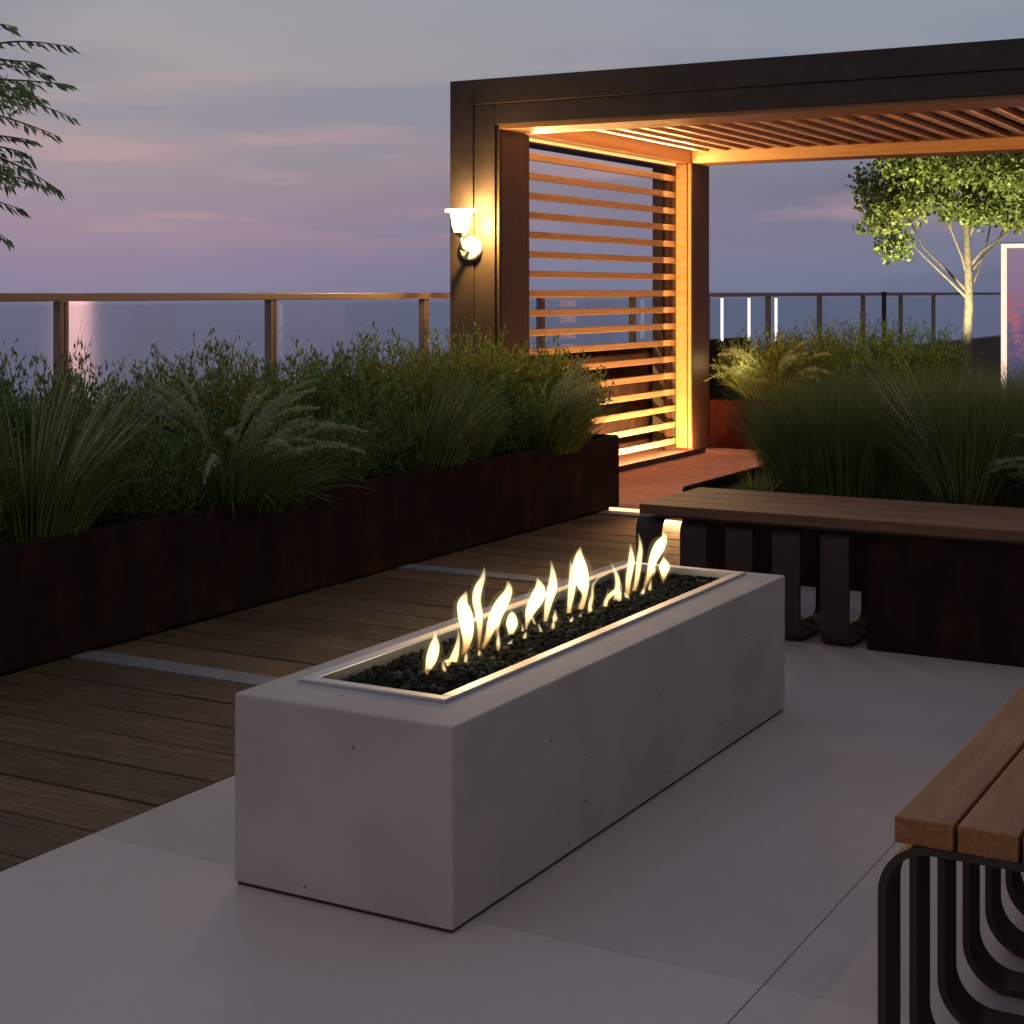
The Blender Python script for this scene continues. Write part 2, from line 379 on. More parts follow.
# rocks
def ico():
    t = (1+5**.5)/2
    v = np.array([(-1, t, 0), (1, t, 0), (-1, -t, 0), (1, -t, 0), (0, -1, t), (0, 1, t), (0, -1, -t), (0, 1, -t), (t, 0, -1), (t, 0, 1), (-t, 0, -1), (-t, 0, 1)], float)
    f = [(0, 11, 5), (0, 5, 1), (0, 1, 7), (0, 7, 10), (0, 10, 11), (1, 5, 9), (5, 11, 4), (11, 10, 2), (10, 7, 6), (7, 1, 8), (3, 9, 4), (3, 4, 2), (3, 2, 6), (3, 6, 8), (3, 8, 9), (4, 9, 5), (2, 4, 11), (6, 2, 10), (8, 6, 7), (9, 8, 1)]
    return v/np.linalg.norm(v[0]), f
IV, IF = ico()
g = MB()
for k in range(5200):
    s_ = random.choice((.005, .006, .008, .011))*random.uniform(.8, 1.3)
    p = np.array([random.uniform(ix0+.045, ix1-.045), random.uniform(iy0+.045, iy1-.045), .426+random.uniform(0, .014)])
    V = IV*RNG.uniform(.7, 1.25, (12, 1))*s_*np.array([1, 1, .75])+p
    g.arr(V, IF)
tag(g.build('lava_rock_bed', M['gravel']), 'dark lava rocks filling the fire pit trough', 'rocks', None, 'stuff')
MB().box(ix0+.032, ix1-.032, iy0+.032, iy1-.032, .36, .424).build('tray', M['soil'], fp)

# ------------------------------------------------------------------ flames (each a curling tongue of hot gas)
fl = thing('fire', 'row of pale yellow flames rising from the lava rocks', 'fire', (-2.11, 4.0, .41))
CAM = np.array([0, 0, 1.4]); RT = np.array([CT, ST, 0]); FW = np.array([-ST, CT, 0])
def lick(pts, dx):
    """pts: (along, up, half width) in metres inside the flame's own upright plane, base at a point of the burner line"""
    P = []; R = []
    # resample smoothly
    A = np.array(pts, float); t = np.arange(len(A)); tt = np.linspace(0, len(A)-1, (len(A)-1)*5+1)
    C = np.empty((len(tt), 3))
    for i, u in enumerate(tt):
        k = min(int(u), len(A)-2); f = u-k
        p0, p1, p2, p3 = A[max(k-1, 0)], A[k], A[k+1], A[min(k+2, len(A)-1)]
        C[i] = .5*((2*p1)+(-p0+p2)*f+(2*p0-5*p1+4*p2-p3)*f*f+(-p0+3*p1-3*p2+p3)*f**3)
    return C
def flame(base_px, Yb, pts):
    # base_px/pts are in the flame profile's drawing units; Zc = distance used only to give the real size
    y = Yb; x = -2.125; Zc = CT*y-ST*x; u = Zc/1590.0
    C = lick(pts, 0)
    x0 = 512+1590*(CT*x+ST*y)/Zc
    b = MB(); P = []; R = []
    for px, py, w in C:
        d = (px-x0)*u
        P.append(np.array([x, y, 1.4-(py-292)*u])+RT*d+FW*(.008*math.sin(py*.05)))
        R.append(max(w*u, .0004))
    b.tongue(P, R, RT, FW)
    o = b.build('flame', M['flame'], fl, smooth=True)
    MB().tongue(P, [r_*1.55+.003 for r_ in R], RT, FW).build('flame_halo', M['flame_halo'], o, smooth=True)  # wider glowing shell added to imitate bloom around the flame
def cz(L_, ox, oy, sc, ws=1.0): return [(ox+x/sc, oy+y/sc, w*ws/sc) for x, y, w in L_]
A6 = [
 [(110,785,3),(135,735,12),(160,665,32),(176,600,30),(180,550,12),(178,510,1)],
 [(185,735,8),(205,715,20),(235,695,27),(268,675,26),(290,610,17),(299,550,8),(297,505,1)],
 [(312,660,4),(340,590,22),(345,510,38),(333,430,42),(322,375,32),(335,330,14),(343,308,1)],
 [(400,640,3),(408,520,14),(405,430,22),(392,360,25),(400,300,25),(425,240,14),(433,185,1)],
 [(405,645,3),(445,560,16),(480,460,34),(515,385,38),(552,320,26),(556,280,14),(546,258,1)],
 [(490,548,3),(500,490,12),(510,420,18),(525,380,8)],
 [(565,575,2),(568,530,16),(573,480,34),(574,435,22),(572,408,1)],
 [(622,540,7),(628,515,8),(625,478,1)],
 [(640,580,3),(648,490,8),(668,410,30),(705,340,40),(715,290,28),(700,240,1)],
 [(715,565,3),(742,470,10),(760,370,22),(780,290,28),(782,220,16),(772,152,1)],
 [(702,545,3),(690,480,6),(672,440,8)],
 [(785,535,18),(795,500,24),(793,450,14),(795,400,1)],
 [(760,520,4),(775,470,9),(785,440,3)],
 [(858,500,8),(866,400,13),(880,290,22),(880,210,14),(872,152,1)],
 [(905,462,8),(925,400,16),(945,330,16),(935,270,38),(920,190,42),(918,130,22),(925,85,1)],
]
Y6 = [3.42, 3.52, 3.62, 3.70, 3.72, 3.80, 3.90, 3.98, 4.02, 4.10, 4.08, 4.16, 4.18, 4.26, 4.34]
for P_, y_ in zip(A6, Y6): flame(0, y_, cz(P_, 400, 530, 5.12, .92))
A4 = [
 [(320,385,5),(345,355,7),(358,310,6),(362,270,4),(385,245,3),(410,238,1)],
 [(352,330,4),(366,350,6),(378,368,4),(395,340,4),(415,305,8),(438,285,10),(438,245,8),(418,198,1)],
 [(470,328,5),(474,260,10),(484,200,12),(484,165,7),(481,138,1)],
 [(480,326,4),(500,260,8),(510,190,10),(514,150,7),(508,108,1)],
 [(518,300,2),(540,240,9),(555,190,16),(575,150,20),(590,120,11),(584,100,1)],
 [(585,266,1),(588,235,12),(590,212,19),(588,190,7),(588,180,1)],
 [(430,320,7),(442,300,9),(445,280,2)],
 [(545,245,4),(556,225,7),(552,190,2)],
]
Y4 = [4.40, 4.46, 4.60, 4.64, 4.70, 4.82, 4.52, 4.74]
for P_, y_ in zip(A4, Y4): flame(0, y_, cz(P_, 480, 500, 3.2, .95))

for k in range(16):                                   # low thin tongues between the tall ones
    y_ = 3.45+k*.083+random.uniform(-.02, .02); Zc = CT*y_+ST*2.125; x0 = 512+1590*(-CT*2.125+ST*y_)/Zc; yb = 292+1590*(1.4-.43)/Zc
    hh = random.uniform(8, 26); sw = random.uniform(-3, 3)
    flame(0, y_, [(x0, yb+2, .8), (x0+sw*.4, yb-hh*.3, random.uniform(1.2, 2.4)), (x0+sw, yb-hh*.65, random.uniform(.8, 1.8)), (x0+sw*1.6, yb-hh, .15)])

# ------------------------------------------------------------------ benches
def bench_far():
    t = thing('bench', 'long brown timber bench in front of the planter on looped metal legs', 'bench', (-1.6, 6.35, 0))
    w = .155; xs0, xs1 = -2.775, 2.6
    for k in range(4):
        y0 = 6.02+k*.163
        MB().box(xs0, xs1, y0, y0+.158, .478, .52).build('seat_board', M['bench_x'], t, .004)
    MB().box(xs0+.06, xs1-.06, 6.06, 6.12, .464, .4775).box(xs0+.06, xs1-.06, 6.5, 6.56, .464, .4775).build('seat_rail', M['dkmetal'], t)
    for k in range(5):
        x1 = -1.90-.2*k
        MB().ring_yz(x1-.115, x1, 6.075, 6.63, .002, .463, .06, .014).build('leg', M['dkmetal'], t, smooth=False)
    MB().box(-1.835, 2.55, 6.10, 6.62, .0, .463).build('base_cabinet', M['corten'], t, .004)
bench_far()
def bench_near():
    t = thing('bench', 'bench of honey brown boards at the right edge on nested looped metal legs', 'bench', (-.5, 3.3, 0))
    for k in range(5):
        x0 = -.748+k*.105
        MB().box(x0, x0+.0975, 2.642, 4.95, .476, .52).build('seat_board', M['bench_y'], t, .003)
    for k in range(12):
        y0 = 2.645+.197*k
        MB().ring_yz(y0, y0+.092, -.777, -.215, .002, .4755, .09, .0135, True, 12).build('leg', M['dkmetal'], t)
bench_near()

# ------------------------------------------------------------------ pergola
pg = thing('pergola', 'dark framed pergola with slatted side screen and warm lit louvred ceiling', 'pergola', (-3.2, 11.2, 0))
XL, XI = -5.834, -5.454; XR = -.2
def portal(x0, x1, zt, zb_, xin, y0, y1, name='outer_frame'):
    bb = MB(); xr0 = XR-(xin-XL); xr1 = XR-(x0-XL)
    bb.box(x0, xin, y0, y1, 0, zt); bb.box(xr0, xr1, y0, y1, 0, zt); bb.box(xin+.0003, xr0-.0003, y0, y1, zb_, zt)
    return bb.build(name, M['pframe'], pg, .004)
portal(XL, XI, 2.875, 2.70, XL+.187, 9.50, 9.93)
portal(XL+.190, XI, 2.697, 2.555, XL+.355, 9.512, 9.925, 'inner_frame')
for xa, xb in ((XL+.3585, XI), (XR-.38, XR-.3585)): MB().box(xa, xb, 9.53, 9.92, 0, 2.5545).build('frame_trim', M['pframe'], pg, .002)
MB().box(XI+.0005, XR-.3805, 9.53, 9.94, 2.525, 2.5545).build('soffit_board', M['beam_x'], pg)
MB().box(XI-.25, XI-.001, 9.94, 9.965, 0, 2.52).box(XI-.08, XI-.0005, 9.925, 9.939, 0, 2.52).build('corner_lining', M['inner_z'], pg)
MB().box(XI+.001, XI+.004, 9.56, 9.90, .0, 2.522).build('post_lining', M['inner_z'], pg, .002)
# side beam, rear columns, rear beam, far side
MB().box(-5.60, -5.46, 9.97, 12.93, 2.53, 2.76).build('side_beam', M['beam_x'], pg, .003)
MB().box(-.55, -.42, 9.97, 12.93, 2.535, 2.76).build('side_beam', M['beam_x'], pg, .003)
MB().box(-5.84, -5.608, 12.95, 13.26, 0, 2.80).build('rear_column', M['pframe'], pg, .004)
MB().box(-5.605, -5.452, 12.94, 13.33, 0, 2.53).build('rear_post', M['inner_z'], pg, .004)
MB().box(-5.602, -5.50, 12.925, 12.9385, 0.03, 2.528).box(-5.487, -5.456, 12.918, 12.9385, .03, 2.528).build('post_face', M['beam_x'], pg, .003)
MB().box(-.55, -.2, 12.95, 13.26, 0, 2.53).build('rear_post', M['inner_z'], pg, .004)
MB().box(-5.605, -.2, 12.94, 13.26, 2.5305, 2.675).build('rear_beam', M['beam_x'], pg, .004)
MB().box(-5.80, -.2, 12.98, 13.26, 2.677, 2.873).build('rear_fascia', M['pframe'], pg, .004)
MB().box(-5.80, -.24, 9.94, 12.975, 2.765, 2.868).build('roof', M['roof'], pg)
MB().box(-5.84, -5.604, 9.94, 12.945, 2.50, 2.76).build('side_fascia', M['pframe'], pg)
k = 0; x = -5.36
while x < -.6:
    MB().box(x, x+.052, 9.945, 12.935, 2.625, 2.665).build('louvre', M['louvre'], pg); x += .183
for k in range(18):
    z = 2.425-.1445*k
    if z < .08: break
    MB().box(-5.65, -5.61, 9.97, 12.945, z-.05, z).build('slat', M['slat'], pg, .003)
for ya, yb in ((9.97, 10.0), (12.88, 12.945)): MB().box(-5.69, -5.653, ya, yb, 0, 2.49).build('slat_batten', M['inner_z'], pg)
# LED profiles: mounted in the pergola
MB().box(-5.600, -5.588, 9.98, 12.90, 2.508, 2.527).build('light_strip', M['ledwall'], pg)
MB().box(-5.31, -5.302, 9.96, 12.88, .004, .05).box(-5.38, -5.3105, 9.96, 12.88, .004, .012).build('floor_light_housing', M['dkmetal'], pg)
for (xa, xb) in ((-4.44, -4.2), (-3.75, -3.45)):
    tag(MB().box(xa, xb, 9.172, 9.192, .003, .022).build('step_light', M['stepled']),
        'short glowing light strip at the deck end %s' % ('beside the planter corner' if xa < -4 else 'under the far bench end'), 'floor light')

# wall lamp
wl = thing('wall_lamp', 'lit uplight wall lamp on the left front column', 'wall lamp', (-5.66, 9.50, 1.70))
MB().lathe([(0, -.028), (.07, -.028), (.082, -.02), (.085, -.001)], (-5.66, 9.499, 1.70), 32, 'Y').build('backplate', M['paint'], wl, smooth=True)
MB().tube([(-5.66, 9.475, 1.69), (-5.66, 9.40, 1.69), (-5.66, 9.37, 1.70), (-5.66, 9.36, 1.735), (-5.66, 9.36, 1.79)], .014, 10).build('arm', M['nickel'], wl, smooth=True)
MB().lathe([(0, 0), (.03, 0), (.042, .008), (.042, .028)], (-5.66, 9.36, 1.785), 24).build('cup', M['nickel'], wl, smooth=True)
MB().lathe([(0, 0), (.046, .0), (.062, .05), (.07, .12), (.076, .135), (.108, .140), (.110, .158), (.07, .160), (0, .160)], (-5.66, 9.36, 1.81), 32).build('shade', M['shade'], wl, smooth=True)

# ------------------------------------------------------------------ planters
def planter(name, x0, x1, y0, y1, z, label, bev=.03, parent=None, mt='corten'):
    t = thing(name, label, 'planter', ((x0+x1)/2, (y0+y1)/2, 0)); w = .03
    bb = MB(); o2 = [(x0, y0), (x1, y0), (x1, y1), (x0, y1)]; i2 = [(x0+w, y0+w), (x1-w, y0+w), (x1-w, y1-w), (x0+w, y1-w)]
    for zz in (.001, z): bb.v += [(a, c, zz) for a, c in o2]
    for zz in (z, z-.12): bb.v += [(a, c, zz) for a, c in i2]
    for k in range(4):
        q = (k+1) % 4
        bb.f += [(k, q, q+4, k+4), (k+4, q+4, q+8, k+8), (k+8, q+8, q+12, k+12)]
    bb.f += [(3, 2, 1, 0)]
    o = bb.build('shell', M[mt], t, bev, seg=3)
    MB().box(x0+w, x1-w, y0+w, y1-w, z-.13, z-.05).build('soil', M['soil'], t)
    return t
planter('planter', -5.55, -4.462, -1.0, 9.38, .47, 'long dark rusted steel planter beside the deck, left of the fire pit')
planter('planter', -3.12, 6, 7.27, 9.0, .44, 'dark steel planter right behind the far bench')
planter('planter', -5.45, 3.0, 13.32, 14.4, .44, 'dark red steel planter beyond the pergola post', mt='redsteel')

# ------------------------------------------------------------------ vegetation
def unit(a): return a/(np.linalg.norm(a, axis=-1, keepdims=True)+1e-9)
def ribbons(n, base, spread, length, width, lean, droop, seg=6, az=None, azs=None, curl=.25, fan=1.0, dome=0.0):
    """n tapered grass blades; returns verts, faces, tips info"""
    th = RNG.uniform(0, 2*math.pi, n) if az is None else RNG.normal(az, azs, n)
    rad = np.sqrt(RNG.uniform(0, 1, n))
    bx = base[0]+spread[0]*rad*np.cos(th); by = base[1]+spread[1]*rad*np.sin(th); bz = np.full(n, base[2])
    Ln = RNG.uniform(length[0], length[1], n)*(1-dome*rad**2); ln = RNG.uniform(lean[0], lean[1], n)*fan; dr = RNG.uniform(droop[0], droop[1], n)
    d = np.stack([np.cos(th), np.sin(th)], 1); t = np.linspace(0, 1, seg+1)
    a = ln[:, None]+dr[:, None]*t[None]**1.5          # angle from vertical
    st = Ln[:, None]/seg
    hx = np.cumsum(np.sin(a)*st, 1)-np.sin(a[:, :1])*st; hz = np.cumsum(np.cos(a)*st, 1)-np.cos(a[:, :1])*st
    C = np.stack([bx[:, None]+d[:, :1]*hx, by[:, None]+d[:, 1:]*hx, bz[:, None]+hz], 2)
    sd = RNG.uniform(0, 2*math.pi, n); s = np.stack([np.cos(sd), np.sin(sd), np.zeros(n)], 1)
    C = C+s[:, None, :]*(curl*Ln[:, None, None]*.15*(t**2)[None, :, None])*RNG.uniform(-1, 1, n)[:, None, None]
    side = np.stack([-d[:, 1], d[:, 0], np.zeros(n)], 1); side = unit(side+.8*RNG.normal(size=(n, 3))*np.array([1, 1, .2]))
    w = RNG.uniform(.6, 1.2, n)[:, None]*width*(1-t**2.2)[None]*.5+.0002
    Lf = C-side[:, None, :]*w[:, :, None]; Rg = C+side[:, None, :]*w[:, :, None]
    V = np.stack([Lf, Rg], 2).reshape(-1, 3)
    k = (np.arange(n)*2*(seg+1))[:, None]+2*np.arange(seg)[None]
    F = np.stack([k, k+1, k+3, k+2], 2).reshape(-1, 4)
    return V, F, C
def leaves(P, D, ln, wd, tilt=.5):
    """diamond leaves at P pointing along D"""
    n = len(P); D = unit(D); r = unit(RNG.normal(size=(n, 3))); s = unit(np.cross(D, r))
    l = (RNG.uniform(.6, 1.25, n)*ln)[:, None]; w = (RNG.uniform(.7, 1.2, n)*wd)[:, None]*.5
    nrm = np.cross(D, s)*w*.5
    V = np.stack([P, P+D*l*.45-s*w+nrm, P+D*l, P+D*l*.45+s*w+nrm], 1).reshape(-1, 3)
    F = (np.arange(n)*4)[:, None]+np.arange(4)[None]
    return V, F
def mesh_np(name, V, F, m, parent):
    o = bpy.data.objects.new(name, None) if V is None else None
    me = bpy.data.meshes.new(name); V = V-wloc(parent) if parent is not None else V
    me.vertices.add(len(V)); me.vertices.foreach_set('co', V.astype(np.float32).ravel())
    F = F.astype(np.int32); k = F.shape[1]
    me.loops.add(F.size); me.loops.foreach_set('vertex_index', F.ravel())
    me.polygons.add(len(F)); me.polygons.foreach_set('loop_start', np.arange(0, F.size, k, dtype=np.int32))
    try: me.polygons.foreach_set('loop_total', np.full(len(F), k, dtype=np.int32))
    except Exception: pass
    me.materials.append(m); me.update(calc_edges=True); me.validate()
    ob = bpy.data.objects.new(name, me); COL.objects.link(ob); ob.parent = parent; return ob
def shrub(x, y, z, rx, ry, h, label, m='shrub', ns=230, nl=34, ll=.028, up=.35, cat='shrub', group=None, lw=.24):
    t = thing('shrub', label, cat, (x, y, z), group)
    V, F, C = ribbons(ns, (x, y, z), (rx*.55, ry*.55), (h*.55, h*1.04), .004, (0, .6), (-.3, .35), 7, curl=.5, dome=.38)
    # widen the fan to the requested radii
    top = C[:, -1]; 
    mesh_np('stem', V, F, M['dkbark'], t)
    tt = RNG.uniform(.12, 1, (ns, nl))**.8; k = np.clip((tt*7).astype(int), 0, 6); f = tt*7-k
    idx = np.arange(ns)[:, None]
    P = C[idx, k]*(1-f[..., None])+C[idx, k+1]*f[..., None]
    T = C[idx, k+1]-C[idx, k]; T = T/np.linalg.norm(T, axis=2, keepdims=True)
    D = unit(T*(.5+tt[..., None])+RNG.normal(size=P.shape)*.75+np.array([0, 0, up]))
    V, F = leaves((P+RNG.normal(size=P.shape)*.012).reshape(-1, 3), D.reshape(-1, 3), ll, ll*lw)
    mesh_np('foliage', V, F, M[m], t); return t
def plumes(t, items, fuzz=260, m='plume', hair=.028):
    """items: list of polylines in world coordinates; stalk then fuzzy seed head on the outer part"""
    VV = []; FF = []; off = 0
    for P, r0 in items:
        P = np.array(P, float); A = P; tt = np.linspace(0, len(A)-1, 16); C = []
        for u in tt:
            k = min(int(u), len(A)-2); f = u-k
            p0, p1, p2, p3 = A[max(k-1, 0)], A[k], A[k+1], A[min(k+2, len(A)-1)]
            C.append(.5*((2*p1)+(-p0+p2)*f+(2*p0-5*p1+4*p2-p3)*f*f+(-p0+3*p1-3*p2+p3)*f**3))
        C = np.array(C)
        n = fuzz; u = RNG.uniform(.42, 1.0, n)*14.99; k = u.astype(int); f = (u-k)[:, None]
        Q = C[k]*(1-f)+C[k+1]*f; T = unit(C[k+1]-C[k])
        s = np.sin(np.clip((u/15-.40)/.6, 0, 1)*math.pi)[:, None]**.6
        D = unit(T*1.5+RNG.normal(size=(n, 3))*.7)
        V, F = leaves(Q+RNG.normal(size=(n, 3))*r0*.35*s, D, hair, hair*.16)
        c = Q.repeat(4, 0); V = c+(V-c)*(.45+.55*s.repeat(4, 0))
        VV.append(V); FF.append(F+off); off += len(V)
        side = unit(np.cross(unit(np.gradient(C, axis=0)), RNG.normal(size=3)))*.0013
        V = np.stack([C-side, C+side], 1).reshape(-1, 3); kk = 2*np.arange(15)
        F = np.stack([kk, kk+1, kk+3, kk+2], 1); VV.append(V); FF.append(F+off); off += len(V)
    mesh_np('plume', np.concatenate(VV), np.concatenate(FF), M[m], t)
def arc(base, az, L_, lean, droop, n=6):
    p = np.array(base, float); out = [p.copy()]
    for i in range(n):
        a = lean+droop*((i+.5)/n)**1.4
        p = p+np.array([math.cos(az)*math.sin(a), math.sin(az)*math.sin(a), math.cos(a)])*L_/n; out.append(p.copy())
    return out
def grass(name, x, y, z, sx, sy, h, label, nb=500, w=.006, droop=(.3, 1.2), lean=(0, .5), pale=0, pale_az=None, pale_len=None, m='blade', cat='ornamental grass', mb='pale', pw=.005, pdroop=(.2, .9), plean=(.1, .7), azs=.7, group=None):
    t = thing(name, label, cat, (x, y, z), group)
    V, F, _ = ribbons(nb, (x, y, z), (sx, sy), (h*.5, h*1.05), w, lean, droop, 6)
    mesh_np('blades', V, F, M[m], t)
    if pale:
        V, F, _ = ribbons(pale, (x, y, z), (sx*.3, sy*.3), pale_len or (h*.8, h*1.3), pw, plean, pdroop, 9, az=pale_az, azs=azs, curl=.1)
        mesh_np('pale_blades', V, F, M[mb], t)
    return t
# --- left planter, back row of feathery shrubs
rows = [(-5.15, 4.30, .60, ''), (-5.15, 5.0, .66, ''), (-5.1, 5.62, .40, ''), (-5.15, 6.15, .67, ''), (-5.1, 6.85, .58, ''), (-5.15, 7.5, .68, ''), (-5.1, 8.1, .62, ''), (-5.1, 8.62, .70, ''), (-4.85, 8.95, .58, '')]
lab = ['dark feathery green shrub at the left frame edge of the planter', 'dark upright shrub behind the long pale bladed grass', 'green twiggy shrub just right of the nearest railing post',
       'low dense shrub in the dip behind the arching plume grass', 'tall twiggy shrub in front of the second railing post', 'dense green shrub between second and third railing posts',
       'bushy shrub in front of the third railing post', 'bright green tipped shrub below the wall lamp', 'lime tipped shrub at the pergola end of the planter']
for (x, y, h, _), lb in zip(rows, lab):
    shrub(x, y, .40, .46, .54, h+.12, lb, 'shrub2' if (y > 7.0 or 5.9 < y < 6.4) else 'shrub', 430, 46, .045)
# middle row filler of low dark mounds, each its own plant
mid = [(-4.85, 4.2, .50, 'low dark green mound hugging the planter rim at far left'), (-4.85, 5.25, .46, 'low dark shrub behind the plume grass on its left side'), (-4.8, 6.45, .48, 'low dark green shrub right of the plume grass'),
       (-4.82, 6.95, .52, 'rounded green shrub in the middle of the long planter'), (-4.8, 7.7, .56, 'rounded dark shrub behind the fine pale blades'), (-4.8, 8.25, .56, 'rounded olive shrub left of the last plume grass')]
for x, y, h, lb in mid: shrub(x, y, .40, .42, .52, h, lb, 'shrub', 380, 44, .030)
# front grasses
g1 = grass('grass_clump', -4.70, 4.50, .42, .22, .20, .66, 'long bladed grass with pale arching blades at far left', 900, .007, (.2, 1.0), (0, .55), 60, .55, (.6, 1.02), azs=.8, plean=(.1, .7), pdroop=(.1, .55), pw=.007)
g2 = grass('plume_grass', -4.70, 5.75, .40, .26, .30, .50, 'large fountain grass with pale drooping plumes in the long planter', 1700, .006, (.3, 1.3), (0, .9))
it = []
for k in range(44):
    az = random.choice((random.gauss(.4, .4), random.gauss(.3, .7), random.gauss(-.7, .6), random.gauss(3.6, .5), random.gauss(3.4, .8))); it.append((arc((-4.70+random.uniform(-.07, .07), 5.75+random.uniform(-.1, .1), .42), az, random.uniform(.5, .86), random.uniform(.05, .7), random.uniform(.9, 1.75)), .013))
plumes(g2, it, 300, hair=.030)
g3 = grass('grass_clump', -4.68, 7.3, .42, .22, .24, .55, 'small grass clump with fine pale blades mid planter', 900, .006, (.2, 1.0), (0, .6), 40, .8, (.45, .75), azs=.9, pdroop=(.15, .6))
g4 = grass('plume_grass', -4.66, 8.6, .42, .26, .28, .52, 'plume grass at the planter end near the slatted screen', 1500, .006, (.3, 1.2), (0, .8), m='shrub2')
it = [(arc((-4.64, 8.6+random.uniform(-.15, .15), .44), random.gauss(.5, .8), random.uniform(.4, .68), random.uniform(.1, .6), random.uniform(.5, 1.3)), .010) for k in range(34)]
plumes(g4, it, 200)
# --- right planter behind the bench
for x, y, h, lb in ((-2.45, 7.75, .60, 'soft olive grass mound at the left end of the bench planter'), (-2.25, 8.25, .64, 'tall soft grass mound second from the left behind the bench'), (-1.85, 7.75, .58, 'dark grass mound behind the middle of the far bench'),
                    (-1.3, 8.2, .64, 'dark grass mound behind the grass with leaning blades'), (-.85, 7.8, .60, 'dark grass mound at the right edge behind the bench'), (-2.45, 8.65, .55, 'dim grass mound at the back left of the bench planter'), (-1.6, 8.75, .62, 'dim grass mound at the back middle of the bench planter')):
    grass('grass_mound', x, y, .38, .36, .30, h*1.09, lb, 5200, .0034, (.1, .85), (0, .42))
for x, y, h, lb in ((-2.0, 8.65, .55, 'low shrub at the rear of the bench planter left of the tree'), (-1.2, 8.6, .5, 'low shrub at the rear of the bench planter below the tree')):
    shrub(x, y, .38, .4, .3, h, lb, 'shrub', 220, 36, .026)
g5 = grass('grass_clump', -1.78, 7.42, .42, .14, .12, .5, 'grass clump with long blades leaning left behind the bench', 500, .006, (.1, .9), (0, .6), 26, 3.4, (.6, .95), azs=.35, plean=(.25, .7), pdroop=(.15, .45))
g6 = grass('plume_grass', -1.18, 7.45, .42, .2, .15, .42, 'plume grass with pale drooping heads at the right edge', 700, .006, (.3, 1.2), (0, .8))
plumes(g6, [(arc((-1.18, 7.45, .44), random.gauss(3.3, .6), random.uniform(.4, .6), random.uniform(.3, .8), random.uniform(1.0, 1.8)), .012) for k in range(9)])
grass('grass_tuft', -2.78, 7.42, .38, .06, .06, .18, 'little green tuft at the planter corner by the bench', 120, .006, (.1, .6), (0, .6), m='shrub2')
# --- planter beyond the pergola
for x, y, h, lb in ((-5.15, 13.9, .74, 'green shrub right beside the far pergola post'), (-4.75, 14.0, .80, 'lit shrub behind the glowing plume grass'), (-4.3, 14.0, .88, 'tall dark shrub beyond the pergola, in the middle'), (-3.8, 14.0, .84, 'dark spiky shrub at the right of the far planter')):
    shrub(x, y, .36, .5, .42, h, lb, 'shrub2' if x < -4.6 else 'shrub', 420, 40, .042)
g7 = grass('plume_grass', -4.95, 13.6, .40, .25, .2, .5, 'pale plume grass glowing in the light beyond the pergola', 700, .008, (.3, 1.2), (0, .8), m='shrub2')
plumes(g7, [(arc((-4.95+random.uniform(-.1, .1), 13.6, .42), random.choice((random.gauss(3.3, .5), random.gauss(0, .6), random.uniform(0, 6.28))), random.uniform(.45, .8), random.uniform(.1, .8), random.uniform(.9, 1.8)), .02) for k in range(26)], 160, hair=.04)

# --- lit tree
def W(px, py, Zc):
    r_ = (px-512)*Zc/1590.0; return np.array([CT*r_-ST*Zc, ST*r_+CT*Zc, 1.4-(py-292)*Zc/1590.0])
def limb(t, pts, r0, r1, m, name='branch', n=8):
    A = np.array(pts, float); R = np.linspace(r0, r1, len(A)); return MB().tube(A, list(R), n).build(name, m, t, smooth=True)
TB = W(968, 392, 18.0); TB[2] = .0
tr = thing('tree', 'young multi-limbed tree with pale trunk and green crown lit from below', 'tree', tuple(TB))
def off(dx, dy, dz): return TB+RT*dx+FW*dy+np.array([0, 0, dz])
trunk = MB().tube([off(0, 0, -.03), off(.005, 0, .4), off(-.01, 0, .8), off(.01, 0, 1.25), off(.005, 0, 1.6), off(-.01, 0, 2.0), off(-.03, .02, 2.6), off(0, .05, 3.3)], [.075, .058, .055, .05, .045, .038, .028, .012], 12).build('trunk', M['bark'], tr, smooth=True)
BR = [[(0, 0, 1.32), (-.2, .0, 1.52), (-.48, .05, 1.80), (-.85, .1, 2.2)], [(0, 0, 1.40), (-.18, .12, 1.62), (-.42, .3, 1.9), (-.7, .4, 2.5)],
      [(0, 0, 1.55), (-.07, 0, 1.8), (-.22, -.1, 2.1), (-.5, -.2, 2.6)], [(0, 0, 1.66), (.15, 0, 1.86), (.4, .05, 2.02), (.75, .1, 2.35)],
      [(0, 0, 1.6), (.2, .15, 1.78), (.42, .25, 1.98), (.7, .5, 2.5)], [(.01, 0, 1.42), (.13, .1, 1.6), (.26, .2, 1.9), (.40, .4, 2.3)],
      [(0, 0, 1.9), (.05, .3, 2.4), (.1, .6, 2.9)], [(0, 0, 2.0), (.3, .1, 2.6), (.5, .1, 3.1)], [(-.02, 0, 2.1), (-.3, .1, 2.6), (-.5, .2, 3.2)]]
for B in BR: limb(tr, [off(*p) for p in B], .018, .007, M['bark'])
cl = []
CLS = [(-.95, 0, 2.25, .30), (-.80, .1, 1.92, .22), (-.65, .0, 2.45, .32), (-.9, .3, 2.6, .35), (-.35, .1, 2.7, .35), (-.2, -.2, 2.35, .22), (.0, .2, 2.9, .4), (.1, -.1, 2.28, .2), (.35, .1, 2.6, .38),
       (.55, .1, 2.28, .24), (.8, .0, 2.5, .35), (.9, .3, 2.9, .4), (.4, .3, 3.1, .4), (-.5, .3, 3.1, .4), (0, 0, 3.5, .4), (-.75, -.2, 2.9, .35), (.65, -.3, 2.75, .35), (1.1, .1, 2.35, .25), (-.3, -.4, 2.8, .3), (.25, -.4, 2.75, .3)]
